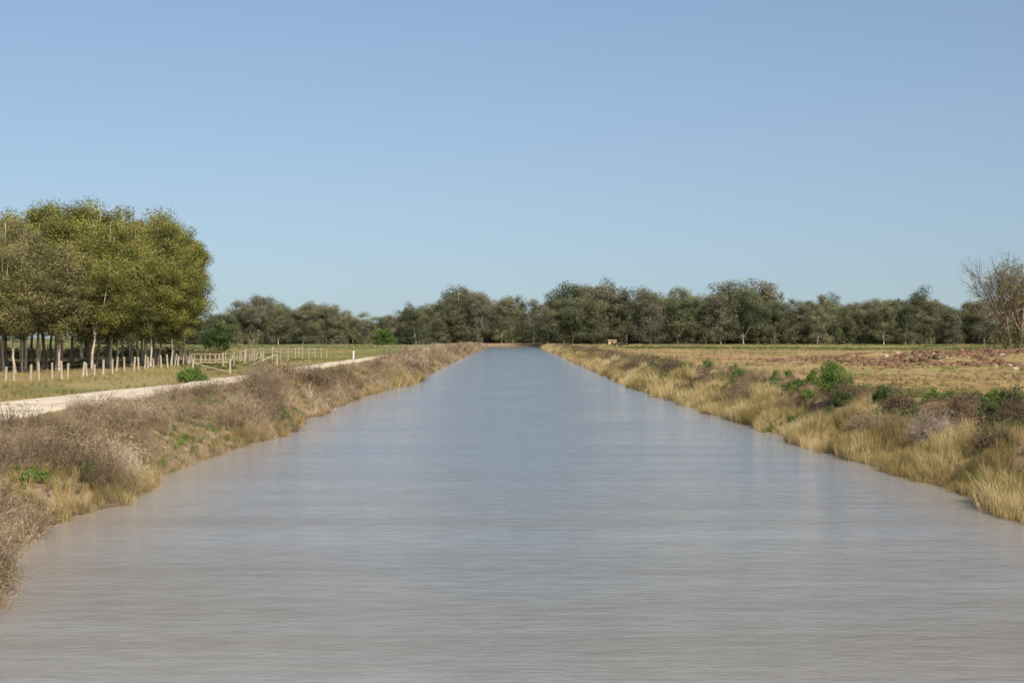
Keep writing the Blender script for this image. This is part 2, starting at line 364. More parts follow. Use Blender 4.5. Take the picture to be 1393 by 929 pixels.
# right bank
P,s=bankpts(1,16000,30,690,-.25,3.1,lambda x,y,s:np.clip(1.15-.32*s+1.4*(vn(x*.5,y*.25,41)-.55),0,1))
A,B=split(P,s,85)
for (p,q),tm in ((A,gt_near),(B,gt_far)):
    sc=(.32+.85*vn(p[:,0]*.7,p[:,1]*.5,42)**1.6)*np.clip(p[:,1]/70,1,2)**.35*R.uniform(.6,1.25,len(p))
    stuff("reed_grass",scatter("reed_grass",tm,p,sc*.8,sc*1.05,.0+.9*vn(p[:,0]*.8,p[:,1]*.4,43)+R.uniform(-.15,.15,len(p)),[M_straw]),"tall straw yellow reed grass along waterline","grass")
P,s=bankpts(1,4500,30,450,-.1,4.0,lambda x,y,s:smooth(.45,.65,vn(x*.5,y*.18,44)))
sc=R.uniform(.25,.6,len(P))*np.clip(P[:,1]/70,1,2)**.35
stuff("mixed_grass",scatter("mixed_grass",gt_near[:3],P,sc,sc,-.2+.6*R.uniform(size=len(P)),[M_field]),"green and olive grass mixed into bank growth","grass")
P,s=bankpts(1,13000,34,560,1.5,6.2,lambda x,y,s:np.clip(.2+2.0*(vn(x*.5,y*.25,45)-.35),0,1))
A,B=split(P,s,85)
for (p,q),tm in ((A,wt_near),(B,wt_far)):
    sc=(.18+1.0*vn(p[:,0]*.5,p[:,1]*.3,46)**2)*np.clip(p[:,1]/60,1,2)**.4*R.uniform(.6,1.2,len(p))
    stuff("brown_weeds",scatter("brown_weeds",tm,p,sc,sc*.85,.1+.8*vn(p[:,0]*.6,p[:,1]*.35,47),[M_dweed],spread=.25),"dark brown dry weeds on bank shoulder","weeds")
P,s=bankpts(1,14000,34,420,1.0,7.0,lambda x,y,s:smooth(.45,.6,vn(x*.6,y*.3,48)))
sc=R.uniform(.12,.5,len(P))*np.clip(P[:,1]/60,1,2)**.4
h=int(len(P)*.6)
stuff("green_weeds",scatter("green_weeds",lt+gt_near[:1],P[:h],sc[:h],sc[:h]*.8,.1+.8*R.uniform(size=h),[M_green]),"green weeds along bank shoulder","weeds")
stuff("dark_weeds",scatter("dark_weeds",lt,P[h:],sc[h:],sc[h:]*.85,.1+.8*R.uniform(size=len(P)-h),[M_dgreen]),"dark green weeds along bank shoulder","weeds")
# fields
def fieldpts(n,side,y0,y1,smin,mask,xm=.39):
    y=y0*(y1/y0)**R.uniform(0,1,n); lo=smin; hi=xm*y+8
    x=side*(lo+(hi-lo)*R.uniform(0,1,n))
    ok=R.uniform(0,1,n)<mask(x,y); ok&=~((x<roadR(y)+.1)&(x>roadL(y)-.1)); x,y=x[ok],y[ok]
    return np.stack([x,y,H(x,y)],-1)
for side in (1,-1):
    P=fieldpts(34000,side,42,600,17.2 if side>0 else 16.8,lambda x,y:np.clip((vn(x*.12,y*.06,51)*.6+vn(x*.5,y*.3,50)*.4-.36)*2.8+(.2 if side<0 else .0),.03,1))
    sc=R.uniform(.10,.34,len(P))*np.clip(P[:,1]/80,1,3)**.5
    f=.45+.55*vn(P[:,0]*.1,P[:,1]*.05,52)+(0 if side>0 else -.2)-.35*smooth(330,480,P[:,1])
    stuff("field_grass",scatter("field_grass",[t_grass(R,9,.035,.9,False) for _ in range(4)],P,sc*1.3,sc,f,[M_field]),"short dry and green pasture tufts","grass")
P=fieldpts(6500,1,55,420,19,lambda x,y:smooth(.47,.67,vn(x*.14,y*.1,55)))
sc=R.uniform(.12,.36,len(P))*np.clip(P[:,1]/90,1,3)**.5
stuff("brown_weeds",scatter("brown_weeds",wt_far,P,sc*1.4,sc*.8,.2+.7*R.uniform(size=len(P)),[M_dweed]),"brown weed clumps on rough field","weeds")
P=fieldpts(1200,-1,70,200,22,lambda x,y:smooth(.5,.68,vn(x*.2,y*.12,59)))
sc=R.uniform(.15,.4,len(P)); stuff("olive_tufts",scatter("olive_tufts",gt_near[:3],P,sc*1.4,sc,-.1+.6*R.uniform(size=len(P)),[M_field]),"rough olive grass tufts beside track","grass")
P=fieldpts(3600,1,55,420,19,lambda x,y:smooth(.5,.66,vn(x*.12,y*.08,56)))
sc=R.uniform(.2,.5,len(P)); stuff("green_weeds",scatter("green_weeds",lt,P,sc*1.3,sc*.6,.1+.7*R.uniform(size=len(P)),[M_green]),"scattered green weeds on rough field","weeds")
P=fieldpts(5500,1,330,600,30,lambda x,y:smooth(.3,.5,vn(x*.02,y*.03,57)))
sc=R.uniform(.4,.9,len(P)); stuff("pasture",scatter("pasture",lt,P,sc*1.6,sc*.6,-.3+.45*R.uniform(size=len(P)),[M_field]),"patchy green pasture before trees","grass")
P=fieldpts(2600,-1,130,560,26,lambda x,y:smooth(.48,.66,vn(x*.04,y*.03,58)))
sc=R.uniform(.3,.9,len(P)); stuff("pasture",scatter("pasture",lt,P,sc*1.4,sc*.7,.1+.8*R.uniform(size=len(P)),[M_dgreen]),"patchy dark green paddock growth","grass")
# soil clods
M_clod=simple_mat("turned_red_soil",(0.09,0.053,0.034),(0.23,0.135,0.085),.8,.95,.6)
M_pale=simple_mat("pale_clay_lump",(0.3,0.24,0.17),(0.46,0.39,0.3),.8,.95,.6)
def t_clod(rng):
    V=[];T=[]
    n=6
    for k,(r,z) in enumerate(((.6,-.1),(.55,.2),(.3,.42))):
        for a in range(n): 
            t=2*math.pi*a/n+k*.4; q=r*rng.uniform(.7,1.2); V.append((q*math.cos(t),q*math.sin(t),z*rng.uniform(.8,1.2)))
    V.append((0,0,.5))
    for k in range(2):
        for a in range(n):
            p_=k*n+a;q_=k*n+(a+1)%n; T+=[(p_,q_,q_+n),(p_,q_+n,p_+n)]
    for a in range(n): T.append((2*n+a,2*n+(a+1)%n,3*n))
    return np.array(V),np.array(T)
clt=[t_clod(R) for _ in range(5)]
n=9000; y=142+R.uniform(0,1,n)**1.2*58; x=R.uniform(32,92,n); 
rowm=vn(x*.08,y*.25,61); ok=(rowm>.38)&(x>32+R.uniform(0,20,n)); x,y=x[ok],y[ok]
P=np.stack([x,y,H(x,y)],-1); sc=R.uniform(.12,1.0,len(P))**1.3
stuff("soil_clods",scatter("soil_clods",clt,P,sc,sc*.8,R.uniform(size=len(P)),[M_clod]),"heaped dark red turned soil in field","soil")
n=160; x=R.uniform(44,88,n); y=R.uniform(122,190,n); P=np.stack([x,y,H(x,y)],-1); sc=R.uniform(.2,.8,n)
stuff("clay_lumps",scatter("clay_lumps",clt,P,sc,sc*.7,R.uniform(size=n),[M_pale]),"pale clay lumps scattered by turned soil","soil")
n=420; x=R.uniform(20,60,n); y=R.uniform(60,140,n); ok=vn(x*.2,y*.12,64)>.55; x,y=x[ok],y[ok]; P=np.stack([x,y,H(x,y)],-1); sc=R.uniform(.08,.3,len(P))
stuff("soil_clods",scatter("soil_clods",clt,P,sc*1.3,sc*.8,R.uniform(size=len(P)),[M_clod]),"small brown clods on rough ground","soil")

# ---------------------------------------------------------------- trees
def rp(rng,n):
    d=rng.normal(size=(n,3)); return d/np.linalg.norm(d,axis=1)[:,None]
def gum(rng,Hh,rx,cb,ncl,clr,leaf,nl,leaders=3,tr=.016,flat=.75,lobed=False,low=0,hfk=(.5,1.0),lobe=.2,soft=.5,tv=.46):
    G=Geo();C=Geo()
    hf=Hh*cb*rng.uniform(*hfk); lean=rng.normal(0,.025,2)*Hh
    fork=np.array([lean[0]*.4,lean[1]*.4,hf]); r0=Hh*tr
    cz=Hh*(cb+1)/2; rz=Hh*(1-cb)/2
    pts=[];tops_=[]
    a0=rng.uniform(0,6.28)
    mid=fork*.5+np.array([*rng.normal(0,.006*Hh,2),0])
    G.add(*tube([(0,0,-.3),(0,0,.15*hf),mid,fork],[r0*1.35,r0,r0*.85,r0*.75],8))
    for k in range(leaders):
        a=a0+6.28*k/leaders+rng.normal(0,.3); out=rx*rng.uniform(.2,.65)
        top=np.array([math.cos(a)*out+lean[0],math.sin(a)*out+lean[1],Hh*(rng.uniform(.62,.97) if lobed else rng.uniform(.8,.95))])
        path=[fork]
        for t in (.25,.5,.75,1):
            q=fork+(top-fork)*np.array([t**.7,t**.7,t])+rng.normal(0,.012*Hh,3); path.append(q)
        path=np.array(path); rr_=r0*np.array([.6,.48,.34,.2,.08])
        G.add(*tube(path,rr_,6)); tops_.append(path)
        for t in np.linspace(0,1,9): 
            f=t*4; i_=min(int(f),3); pts.append(path[i_]*(1-(f-i_))+path[i_+1]*(f-i_))
    pts=np.array(pts)
    if lobed:
        cen=[]
        for k in range(ncl):
            pa=tops_[k%leaders]; t=rng.uniform(.15,1.0)**.65; f=t*4; i_=min(int(f),3); q=pa[i_]*(1-(f-i_))+pa[i_+1]*(f-i_)
            o_=rp(rng,1)[0]*np.array([rx*.52,rx*.52,Hh*.085])*rng.uniform(.2,1.0)*(1.3-.5*t)
            cen.append(q+o_)
        for k in range(low):
            a=rng.uniform(0,6.28); cen.append(np.array([math.cos(a)*rx*rng.uniform(.2,.95),math.sin(a)*rx*rng.uniform(.2,.95),Hh*rng.uniform(.08,.45)]))
        cen=np.array(cen)
    else:
        d=rp(rng,ncl); rad=rng.uniform(.0,1,ncl)**.33
        ang=np.arctan2(d[:,1],d[:,0]); lob=.88+lobe*np.sin(ang*2+a0)*np.sin(d[:,2]*3+a0*2)+rng.uniform(-.2,.16,ncl)
        cen=np.stack([d[:,0]*rx*rad*lob,d[:,1]*rx*rad*lob,cz+d[:,2]*(rz-clr*.5)*rad*np.clip(lob+.1,.6,1.05)],-1)
        cen[:,0]+=lean[0]*.7;cen[:,1]+=lean[1]*.7
    for c in cen:
        lower=pts[pts[:,2]<c[2]+.03*Hh]
        if len(lower)==0: lower=pts[:3]
        q=lower[np.argmin(np.linalg.norm(lower-c,axis=1)+(c[2]-lower[:,2])*.2)]
        L=np.linalg.norm(c-q); md=(q+c)/2+np.array([0,0,-.08*L])+rng.normal(0,.05*L,3)
        G.add(*tube([q,md,c],[r0*.2+.003*L,r0*.12,r0*.04],4))
        rc_=clr*rng.uniform(.5,1.25); n=int(nl*(rc_/clr)**1.6)
        dd=rp(rng,n); u=rng.uniform(.05,1,n)**soft
        sub=rp(rng,6)
        bump=1+.5*np.max(dd@sub.T,axis=1)-.2
        Pn=c+dd*(u*bump*rc_)[:,None]*np.array([1,1,flat])+rng.normal(0,.06*rc_,(n,3))
        Nn=dd*1.0+rng.normal(0,.4,(n,3))+np.array([0.05,-.15,.25])
        v,t=rhombs(Pn,Nn,leaf*rng.uniform(.5,1.3,n),.42,rng)
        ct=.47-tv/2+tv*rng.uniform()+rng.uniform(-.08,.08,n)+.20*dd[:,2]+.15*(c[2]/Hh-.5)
        C.add(v,t,0,np.repeat(ct,4))
    return G,C
def gum_meshes(seed,nvar,fn,tm,cm):
    out=[]
    for k in range(nvar):
        rng=np.random.default_rng(seed+k*7); G,C=fn(rng,k)
        out.append((G.mesh("trunk",[tm],True),C.mesh("crown",[cm[k%len(cm)]])))
    return out
def place_tree(ms,x,y,sx,sz,label,group=None,name="eucalyptus_tree",cat="tree"):
    e=bpy.data.objects.new(name,None); COL.objects.link(e); e.location=(x,y,float(H(x,y))-.05); e.rotation_euler=(0,0,float(R.uniform(0,6.28))); e.scale=(sx,sx,sz)
    e.empty_display_size=.5
    tag(e,label,cat,group)
    obj("trunk",ms[0],e); obj("crown",ms[1],e)
    return e
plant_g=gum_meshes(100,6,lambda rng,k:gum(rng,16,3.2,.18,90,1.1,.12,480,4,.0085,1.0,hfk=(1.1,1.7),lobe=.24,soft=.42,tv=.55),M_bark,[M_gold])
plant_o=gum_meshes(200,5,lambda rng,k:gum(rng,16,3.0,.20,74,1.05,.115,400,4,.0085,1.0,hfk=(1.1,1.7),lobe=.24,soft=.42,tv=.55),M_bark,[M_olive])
GL="tall golden-green eucalyptus with dense crown in planted block"; OL="tall grey-olive eucalyptus with bare lower trunk in planted block"
pl=[(-34.9,147,10.6,0),(-36.9,149,13.8,0),(-36.2,142,11.8,0),(-39,146,15.4,0),(-38.5,138,13.6,0),(-41,140,14.9,0),(-42,149,16.6,0),(-44,143,16.3,0),(-42,134,13.8,0),(-45,136,15.3,0),
(-47,145,17.0,0),(-45,152,17.6,0),(-39,156,16.4,0),(-36.0,157,12.6,0),(-48.5,138,16.2,0),(-50,149,17.6,0),(-48,157,18.0,0),(-42,163,17.8,0),(-38,166,16,0),(-53,142,17,0),(-54,153,17.8,0),(-52,162,18,0),(-46,168,18.2,0),
(-40.2,128,12.2,1),(-43,124,12.6,1),(-46,128,13.8,1),(-43,115,11.4,1),(-46.5,118,12.9,1),(-49.5,124,14.1,1),(-50,131,15,1),(-45.5,109,11.8,1),(-49,112,12.9,1),(-52.5,117,13.8,1),(-54,126,15,1),(-54,134,15.8,1),
(-43.5,101,10.2,1),(-47,101,11.6,1),(-50,105,12.8,1),(-43.2,94,10.0,1),(-46,91,11,1),(-55,112,14.4,1),(-57,121,15.2,1),(-58,131,15.8,1),(-57,142,17.2,0),(-60,152,18,0),(-59,165,18.6,0),
(-37.3,145.5,12.6,0),(-40.5,143.5,15,0),(-40,136,13,0),(-43.5,138.5,15.2,0),(-38.7,152,15.2,0),(-37.5,134.5,10.8,0),(-44.6,131.5,14,1),(-47.6,133,15,1),(-41.2,120.5,11.4,1),(-44.5,112,11.6,1),(-47.6,107,12,1),(-45,105,11,1),(-47.5,123,13.4,1),(-44.8,97.5,10.6,1),(-50.8,137,16,0),(-41.5,131,12.8,0),
(-39.6,125,11,1),(-42.5,118,11.2,1),(-38.6,131.5,11.2,0),(-43.2,108,11,1),(-45,122,12.8,1),(-46.2,141,16.2,0),(-43,146,16.4,0),(-35.6,152,12.4,0),(-37.8,129,10.6,0),(-40.6,116,10.8,1),(-38.2,140.5,13,0),(-41.8,126.5,12.2,1),
(-41,178,17,0),(-47,180,18,0),(-53,176,18,0),(-59,180,18.5,0),(-65,174,18.5,0),(-44,190,17,0),(-51,192,18,0),(-58,192,18.5,0),(-65,190,18.5,0),(-64,140,17,0),(-65,155,18,0),(-71,165,18,0),(-72,182,18,0)]
for k,(x,y,h,t) in enumerate(pl):
    ms=(plant_o if t else plant_g)[k%(5 if t else 6)]
    sxy=R.uniform(.92,1.1)*(.82 if h<12 else 1)
    r_=-x/y; h=min(h*1.02,(.0950-.009*float(smooth(.285,.345,r_)))*y+3.2)*float(R.uniform(.96,1.03))
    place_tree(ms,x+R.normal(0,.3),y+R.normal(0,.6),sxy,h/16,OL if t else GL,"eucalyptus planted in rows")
n=260; x=R.uniform(-85,-42,n); y=R.uniform(196,210,n); P=np.stack([x,y,H(x,y)],-1); sc=R.uniform(.8,2.6,n)  # added scrub, a dark backdrop closing the bright gaps between trunks
stuff("gap_filler_scrub",scatter("gap_filler_scrub",[t_leafy(R,140,.08) for _ in range(3)],P,sc,sc,.1+.6*R.uniform(size=n),[M_olive]),"olive scrub added behind planted eucalypts to darken gaps","scrub")
# distant gums
farm=gum_meshes(300,14,lambda rng,k:gum(rng,22,6.4+1.3*(k%4),.10+.02*(k%3),60+6*(k%3),2.3,.28,240,3+k%3,.011,.85,True,24,soft=.5,tv=.55),M_barkdark,[M_far,M_far3,M_far2,M_far,M_far3])
tops=[(150,440),(270,432),(300,425),(340,403),(400,406),(450,413),(500,424),(545,420),(562,410),(585,414),(600,405),(625,388),(660,390),(690,400),(706,422),(714,432),(730,409),(765,395),(800,384),(830,381),(860,396),(880,382),(912,384),(950,400),(1000,385),(1040,388),(1070,399),(1120,405),(1160,412),(1200,402),(1250,400),(1300,408),(1340,402),(1420,396),(1500,400)]
tx_=[a for a,b in tops]; ty_=[b for a,b in tops]
for row,(dd_,step,fac) in enumerate(((0,9.5,.9),(16,8.0,1.0),(34,8.0,.97),(54,9,.94))):
    ang=-.29
    while ang<.405:
        D=(610 if ang<-.06 else 745 if ang<.03 else 640)+dd_+float(R.normal(0,6))
        x=ang*D; pxe=693+1935*ang
        top=float(np.interp(pxe,tx_,ty_)); h=((459-top)/1935*D+3.0)*fac*float(R.choice([1.05,1.0,.92,.84,.7,.96]))
        w=max(.65,h/22*float(R.uniform(.95,1.4)))
        if not(-13<x<17 and D<735):
            place_tree(farm[int(R.integers(0,14))],x,D,w,h/22*1.04,"grey-green river gum in distant tree line","river gums along the far tree line","gum_tree")
        ang+=step*float(R.uniform(.5,1.5))/D
n=3000; ang=R.uniform(-.29,.41,n); D=np.where(ang<-.06,620,np.where(ang<.03,760,648))+R.uniform(-10,60,n)
x=ang*D; P=np.stack([x,D,H(x,D)-.3],-1); sc=R.uniform(1.8,9.5,n)*(.6+.7*vn(x*.06,0,71))
h=n//2
stuff("distant_scrub",scatter("distant_scrub",[t_leafy(R,200,.075) for _ in range(5)],P[:h],sc[:h],sc[:h]*1.1,.1+.6*R.uniform(size=h),[M_far3]),"undergrowth and saplings beneath distant gum trees","scrub")
stuff("distant_scrub",scatter("distant_scrub",[t_leafy(R,200,.075) for _ in range(5)],P[h:],sc[h:],sc[h:]*1.1,.2+.7*R.uniform(size=n-h),[M_far]),"olive undergrowth beneath distant gum trees","scrub")
# mid-distance small trees
sm=gum_meshes(400,3,lambda rng,k:gum(rng,6,2.4,.03,50,.85,.13,190,3,.02),M_barkdark,[M_dgreen,M_dgreen,M_green])
place_tree(sm[0],-46,225,1.1,1.15,"small dark green tree beside planted eucalypts",None,"small_tree")
place_tree(sm[1],-49,238,1.0,.9,"low dark green tree at paddock edge",None,"small_tree")
place_tree(sm[2],-36,402,1.5,.95,"rounded bright green tree standing alone in paddock",None,"small_tree")

# half-bare tree
def bare(rng,Hh,spread,maxd=5,r0=.2,stems=3):
    G=Geo();C=Geo();tips=[]
    def br(p,d,L,r,dep):
        q=p;path=[p];dd=d.copy()
        for _ in range(3):
            dd=dd+rng.normal(0,.10,3)+np.array([0,0,.06]); dd/=np.linalg.norm(dd); q=q+dd*L/3; path.append(q)
        G.add(*tube(path,[r,r*.85,r*.72,r*.6],6 if dep<2 else 3))
        if dep>=2: tips.append(q)
        if dep>=maxd: return
        for _ in range(int(rng.integers(2,5)) if dep else 3):
            nd_=dd+rng.normal(0,spread,3); nd_[2]=nd_[2]*.8+.3; nd_/=np.linalg.norm(nd_)
            t=rng.uniform(.5,1); s0=path[0]+(q-path[0])*t if t<.95 else q
            br(s0,nd_,L*rng.uniform(.68,.9),max(r*.58,.016),dep+1)
    for k in range(stems):
        a=6.28*k/stems; br(np.array([math.cos(a)*.3,math.sin(a)*.3,-.2]),np.array([math.cos(a)*.3,math.sin(a)*.3,1.]),Hh*.24,r0,0)
    return G,C,np.array(tips)
rng=np.random.default_rng(5)
G,C,tips=bare(rng,15,.52,5,.2,5)
sc_=16.0/max(tips[:,2].max(),1); wx_=np.percentile(np.abs(tips[:,:2]),97)
for q in tips:
    if rng.uniform()<np.clip(.85-(q[2]*sc_-5)/10,.18,.7):
        n=16; dd=rp(rng,n); v,t=rhombs(q+dd*rng.uniform(.1,.8,(n,1)),dd+rng.normal(0,.5,(n,3)),.085*rng.uniform(.6,1.3,n),.5,rng); C.add(v,t,0,np.repeat(rng.uniform(.1,.7,n),4))
for k in range(70):
    a=rng.uniform(0,6.28); q=np.array([math.cos(a)*rng.uniform(.3,3.6),math.sin(a)*rng.uniform(.3,3.6),rng.uniform(.2,3.8)]); n=55; dd=rp(rng,n)
    v,t=rhombs(q+dd*rng.uniform(.1,.8,(n,1)),dd+rng.normal(0,.5,(n,3)),.10*rng.uniform(.6,1.3,n),.5,rng); C.add(v,t,0,np.repeat(rng.uniform(.1,.7,n),4))
e=bpy.data.objects.new("bare_tree",None);COL.objects.link(e); x,y=71.2,200; e.location=(x,y,float(H(x,y))); sxy=7.2/wx_; e.scale=(sxy,sxy,sc_)
tag(e,"half-bare open tree with upright branches at field edge","tree"); obj("trunk",G.mesh("bare_trunk",[M_dtwig]),e); obj("crown",C.mesh("sparse_crown",[M_olive]),e)

# ---------------------------------------------------------------- bushes as things
def leafbush(rng,w,h,ncl,leaf,nl):
    C=Geo()
    for k in range(ncl):
        d=rp(rng,1)[0]; d[2]=abs(d[2]); c=d*np.array([w*.36,w*.36,h*.65])*rng.uniform(.3,1.1)+np.array([0,0,.12*h]); rc_=min(w,h)*rng.uniform(.14,.3)
        dd=rp(rng,nl); P_=c+dd*rc_*rng.uniform(.3,1.25,(nl,1)); P_[:,2]=np.maximum(P_[:,2],.02)
        v,t=rhombs(P_,dd+rng.normal(0,.6,(nl,3)),leaf*rng.uniform(.6,1.4,nl),.45,rng); C.add(v,t,0,np.repeat(.35+.4*rng.uniform()+rng.uniform(-.25,.25,nl),4))
        C.add(*tube([(0,0,-.1),c*.5+np.array([0,0,.02]),c],[.025,.015,.006],4),1,.5)
    return C
def twigbush(rng,w,h,n):
    C=Geo()
    for k in range(n):
        d=rp(rng,1)[0]; d[2]=abs(d[2])+.1; tip=d*np.array([w*.5,w*.5,h])*rng.uniform(.4,1.15)
        mid=tip*.5+rng.normal(0,.08*w,3)+np.array([0,0,.05]); b=np.array([*rng.normal(0,.08*w,2),-.1])
        C.add(*tube([b,mid,tip],[.010,.007,.003],3),0,rng.uniform(.0,.9))
        for j in range(7):
            u=rng.uniform(.3,1); q=(b*(1-u)+tip*u) if u>.5 else b*(1-2*u)+mid*2*u
            C.add(*tube([q,q+rng.normal(0,.11*w,3)*.5,q+rng.normal(0,.11*w,3)+np.array([0,0,.04])],[.005,.004,.002],3),0,rng.uniform(.0,.9))
    return C
def bush(name,C,mats,x,y,label,cat="bush",dz=0,group=None):
    o=obj(name,C.mesh(name,mats),loc=(x,y,float(H(x,y))+dz)); tag(o,label,cat,group); return o
rng=np.random.default_rng(9)
bush("green_bush",leafbush(rng,2.0,2.5,60,.05,140),[M_green,M_twig],16.3,71,"rounded bright green bush on top of bank")
GG="green shrubs along the bank top"
for (x,y,w,h) in ((17.2,81,1.0,.9),(16.9,91,1.2,.8),(17.8,66,.8,.6),(18.6,62,.9,.55),(17.9,58,.9,1.0),(16.8,106,.9,.9),(17.5,120,1.4,.9),(19.5,140,1.5,1.0),(15.4,83,.9,.5),(18.9,96,.9,.8),(22,75,.8,.5),(16.2,77,1.0,.7),(15.9,99,1.0,.8),(18.4,54,.8,.7),(16,114,1.2,.9),(16.5,132,1.4,1.0),(17.4,160,1.6,1.1)):
    bush("small_green_shrub",leafbush(rng,w,h,14,.05,80),[M_green,M_twig],x,y,"small green shrub on bank shoulder",group=GG)
for (x,y,w,h) in ((17.3,53,1.8,.9),(16.4,48.0,1.8,.9),(15.6,60,1.2,.8),(16.9,45.0,1.6,.8),(15.9,67.5,1.3,.9),(15.6,55,1.2,.5),(17.6,49.5,1.8,1.0),(15.2,51.5,1.2,.55)):
    bush("dark_shrub",leafbush(rng,w,h,20,.05,90),[M_dgreen,M_twig],x,y,"low dark green straggly shrub on bank slope",group="dark shrubs on the bank slope")
for (x,y,w,h,n) in ((16.2,51,2.2,1.0,190),(15.8,57.5,1.8,.9,150),(16.8,47,2.2,1.1,190),(15.4,63,1.8,.9,150),(16.2,69,1.8,1.1,150),(15.3,44.5,1.8,.8,150)):
    bush("dark_dead_bush",twigbush(rng,w,h,n),[M_dweed],x,y,"dark tangled dead scrub on bank slope",group="dark dead scrub on the bank slope")
bush("tumbleweed",twigbush(rng,2.2,1.15,210),[M_twig],14.7,49.3,"pale grey dead twiggy bush on bank slope")
bush("green_bush",leafbush(rng,2.6,1.25,40,.06,150),[M_green,M_twig],-21.1,95,"low spreading green bush beside gravel track")
bush("green_weed_clump",leafbush(rng,1.2,.5,14,.045,90),[M_green,M_twig],-12.4,36.6,"leafy bright green weed clump on bare bank")
bush("green_weed_clump",leafbush(rng,1.3,.5,14,.045,90),[M_green,M_twig],-11.7,38.6,"leafy bright green weed clump near waterline")
bush("green_weed_clump",leafbush(rng,1.3,.8,16,.05,90),[M_green,M_twig],-11.3,70,"yellow-green weed clump near waterline")
for (x,y,w,h,n) in ((-9.2,24.8,1.8,1.3,150),(-10.0,27.0,1.6,1.1,110),(-9.8,23.2,2.0,1.4,120)):
    bush("dead_bush",twigbush(rng,w,h,n),[M_weed],x,y,"dead brown twiggy bush overhanging water","bush",group="dead bushes at the water edge")
for k,(x,y,w,h,n) in enumerate(((-14.2,80,3.2,1.8,340),(-13.2,76.5,2.6,1.5,280),(-14.6,86,2.8,1.7,260),(-12.6,72,2.2,1.2,210),(-15.4,90,2.2,1.1,180),(-15.6,66,2.0,.8,150),(-14.3,52,1.8,.9,190),(-13.6,44,1.7,.8,190),(-14.8,59,2.0,.9,190))):
    bush("dead_bush",twigbush(rng,w,h,n),[M_dweed if k in(1,2,7) else M_weed],x,y,"large dry brown bush on top of bank","bush",group="dry bushes on the bank top")

# ---------------------------------------------------------------- fences
def postmesh(h,r,name="post"):
    G=Geo(); G.add(*tube([(0,0,-.3),(0,0,h*.5),(0,0,h-.03),(0,0,h)],[r,r*.97,r*.95,r*.8],8)); return G.mesh(name,[M_post])
pm=postmesh(1.2,.085)
f=bpy.data.objects.new("wire_fence",None);COL.objects.link(f); f.location=(-31,100,1.5); tag(f,"wire fence with weathered timber posts beside planted trees","fence")
fy=80.0; fp=[]
k=0
while fy<196:
    x=float(np.interp(fy,[80,95,125,150,196],[-32.6,-33.2,-33.9,-33.9,-34.2]))+float(R.normal(0,.12)); z=float(H(x,fy)); fp.append((x,fy,z))
    if k==0: o=obj("post",pm,f,(x+31,fy-100,z-1.5)); first=o
    else:
        o=first.copy(); COL.objects.link(o); o.parent=f; o.location=(x+31,fy-100,z-1.5)
    w_=float(R.uniform(.8,1.25)); o.scale=(w_,w_,float(R.uniform(.78,1.18))); o.rotation_euler=(float(R.normal(0,.07)),float(R.normal(0,.07)),0)
    k+=1; fy+=max(1.3,2.3+float(R.normal(0,.5)))
for hh in (.3,.65,1.0):
    G=Geo(); G.add(*tube([(a+31,b-100,c-1.5+hh) for a,b,c in fp],[.006]*len(fp),4)); obj("wire",G.mesh("wire",[M_wire]),f)
f3=bpy.data.objects.new("timber_rail_fence",None);COL.objects.link(f3); f3.location=(-31,150,1.5); tag(f3,"weathered yellowish timber post and rail stock yard fence","fence")
pts=[]
for a in np.arange(150,216,5.0): pts.append((-30.2+(a-150)*.04,a))
n1_=len(pts)
for a in np.arange(1,3): pts.append((-30.2-a*3.5,150))
for a in np.arange(1,4): pts.append((-27.8-a*4.,215))
p3=postmesh(1.45,.075)
for k,(x,y) in enumerate(pts):
    z=float(H(x,y))
    if k==0: first3=obj("post",p3,f3,(x+31,y-150,z-1.5))
    else:
        o=first3.copy(); COL.objects.link(o); o.parent=f3; o.location=(x+31,y-150,z-1.5)
def rail(par,ox,oy,a,b,hh,r=.045):
    j1,j2=R.normal(0,.05,2); G=Geo(); G.add(*tube([(a[0]-ox,a[1]-oy,float(H(*a))-1.5+hh+j1),(b[0]-ox,b[1]-oy,float(H(*b))-1.5+hh+j2)],[r,r],6)); obj("rail",G.mesh("rail",[M_rail]),par)
seq=[pts[:n1_],[pts[0]]+pts[n1_:n1_+2],[pts[n1_-1]]+pts[n1_+2:]]
for sq in seq:
    for a,b in zip(sq[:-1],sq[1:]):
        for hh in (.65,1.25): rail(f3,-31,150,a,b,hh)
f4=bpy.data.objects.new("fence_strainer",None);COL.objects.link(f4); f4.location=(-25.8,116,1.5); tag(f4,"timber strainer posts with horizontal rail and diagonal stay","fence")
for dx in (0,2.8):
    o=obj("post",postmesh(1.2,.09),f4,(dx,dx*.4,0))
G=Geo();G.add(*tube([(0,0,.95),(2.8,1.12,.95)],[.045,.045],6)); obj("rail",G.mesh("rail",[M_rail]),f4)
G=Geo();G.add(*tube([(.05,0,.9),(2.75,1.1,.15)],[.04,.04],6)); obj("stay",G.mesh("stay",[M_rail]),f4)
f5=bpy.data.objects.new("fence_strainer",None);COL.objects.link(f5); f5.location=(-24.5,150,1.5); tag(f5,"pale timber strainer post with long leaning stay","fence")
obj("post",postmesh(1.3,.1),f5,(0,0,0)); G=Geo();G.add(*tube([(0,0,1.2),(-2.6,-1,.1)],[.06,.06],6)); obj("stay",G.mesh("stay",[M_post]),f5)
M_white=simple_mat("white_paint",(0.6,0.6,0.57),(0.8,0.8,0.77),4,.5,.1)
G=Geo();G.add(*box(-.09,.09,-.06,.06,-.2,1.05));G.add(*tube([(0,0,1.05),(0,0,1.12)],[.09,.03],8)); o=obj("marker_post",G.mesh("marker_post",[M_white]),loc=(-21.8,199,1.5)); tag(o,"short white marker post at gravel track edge","post")

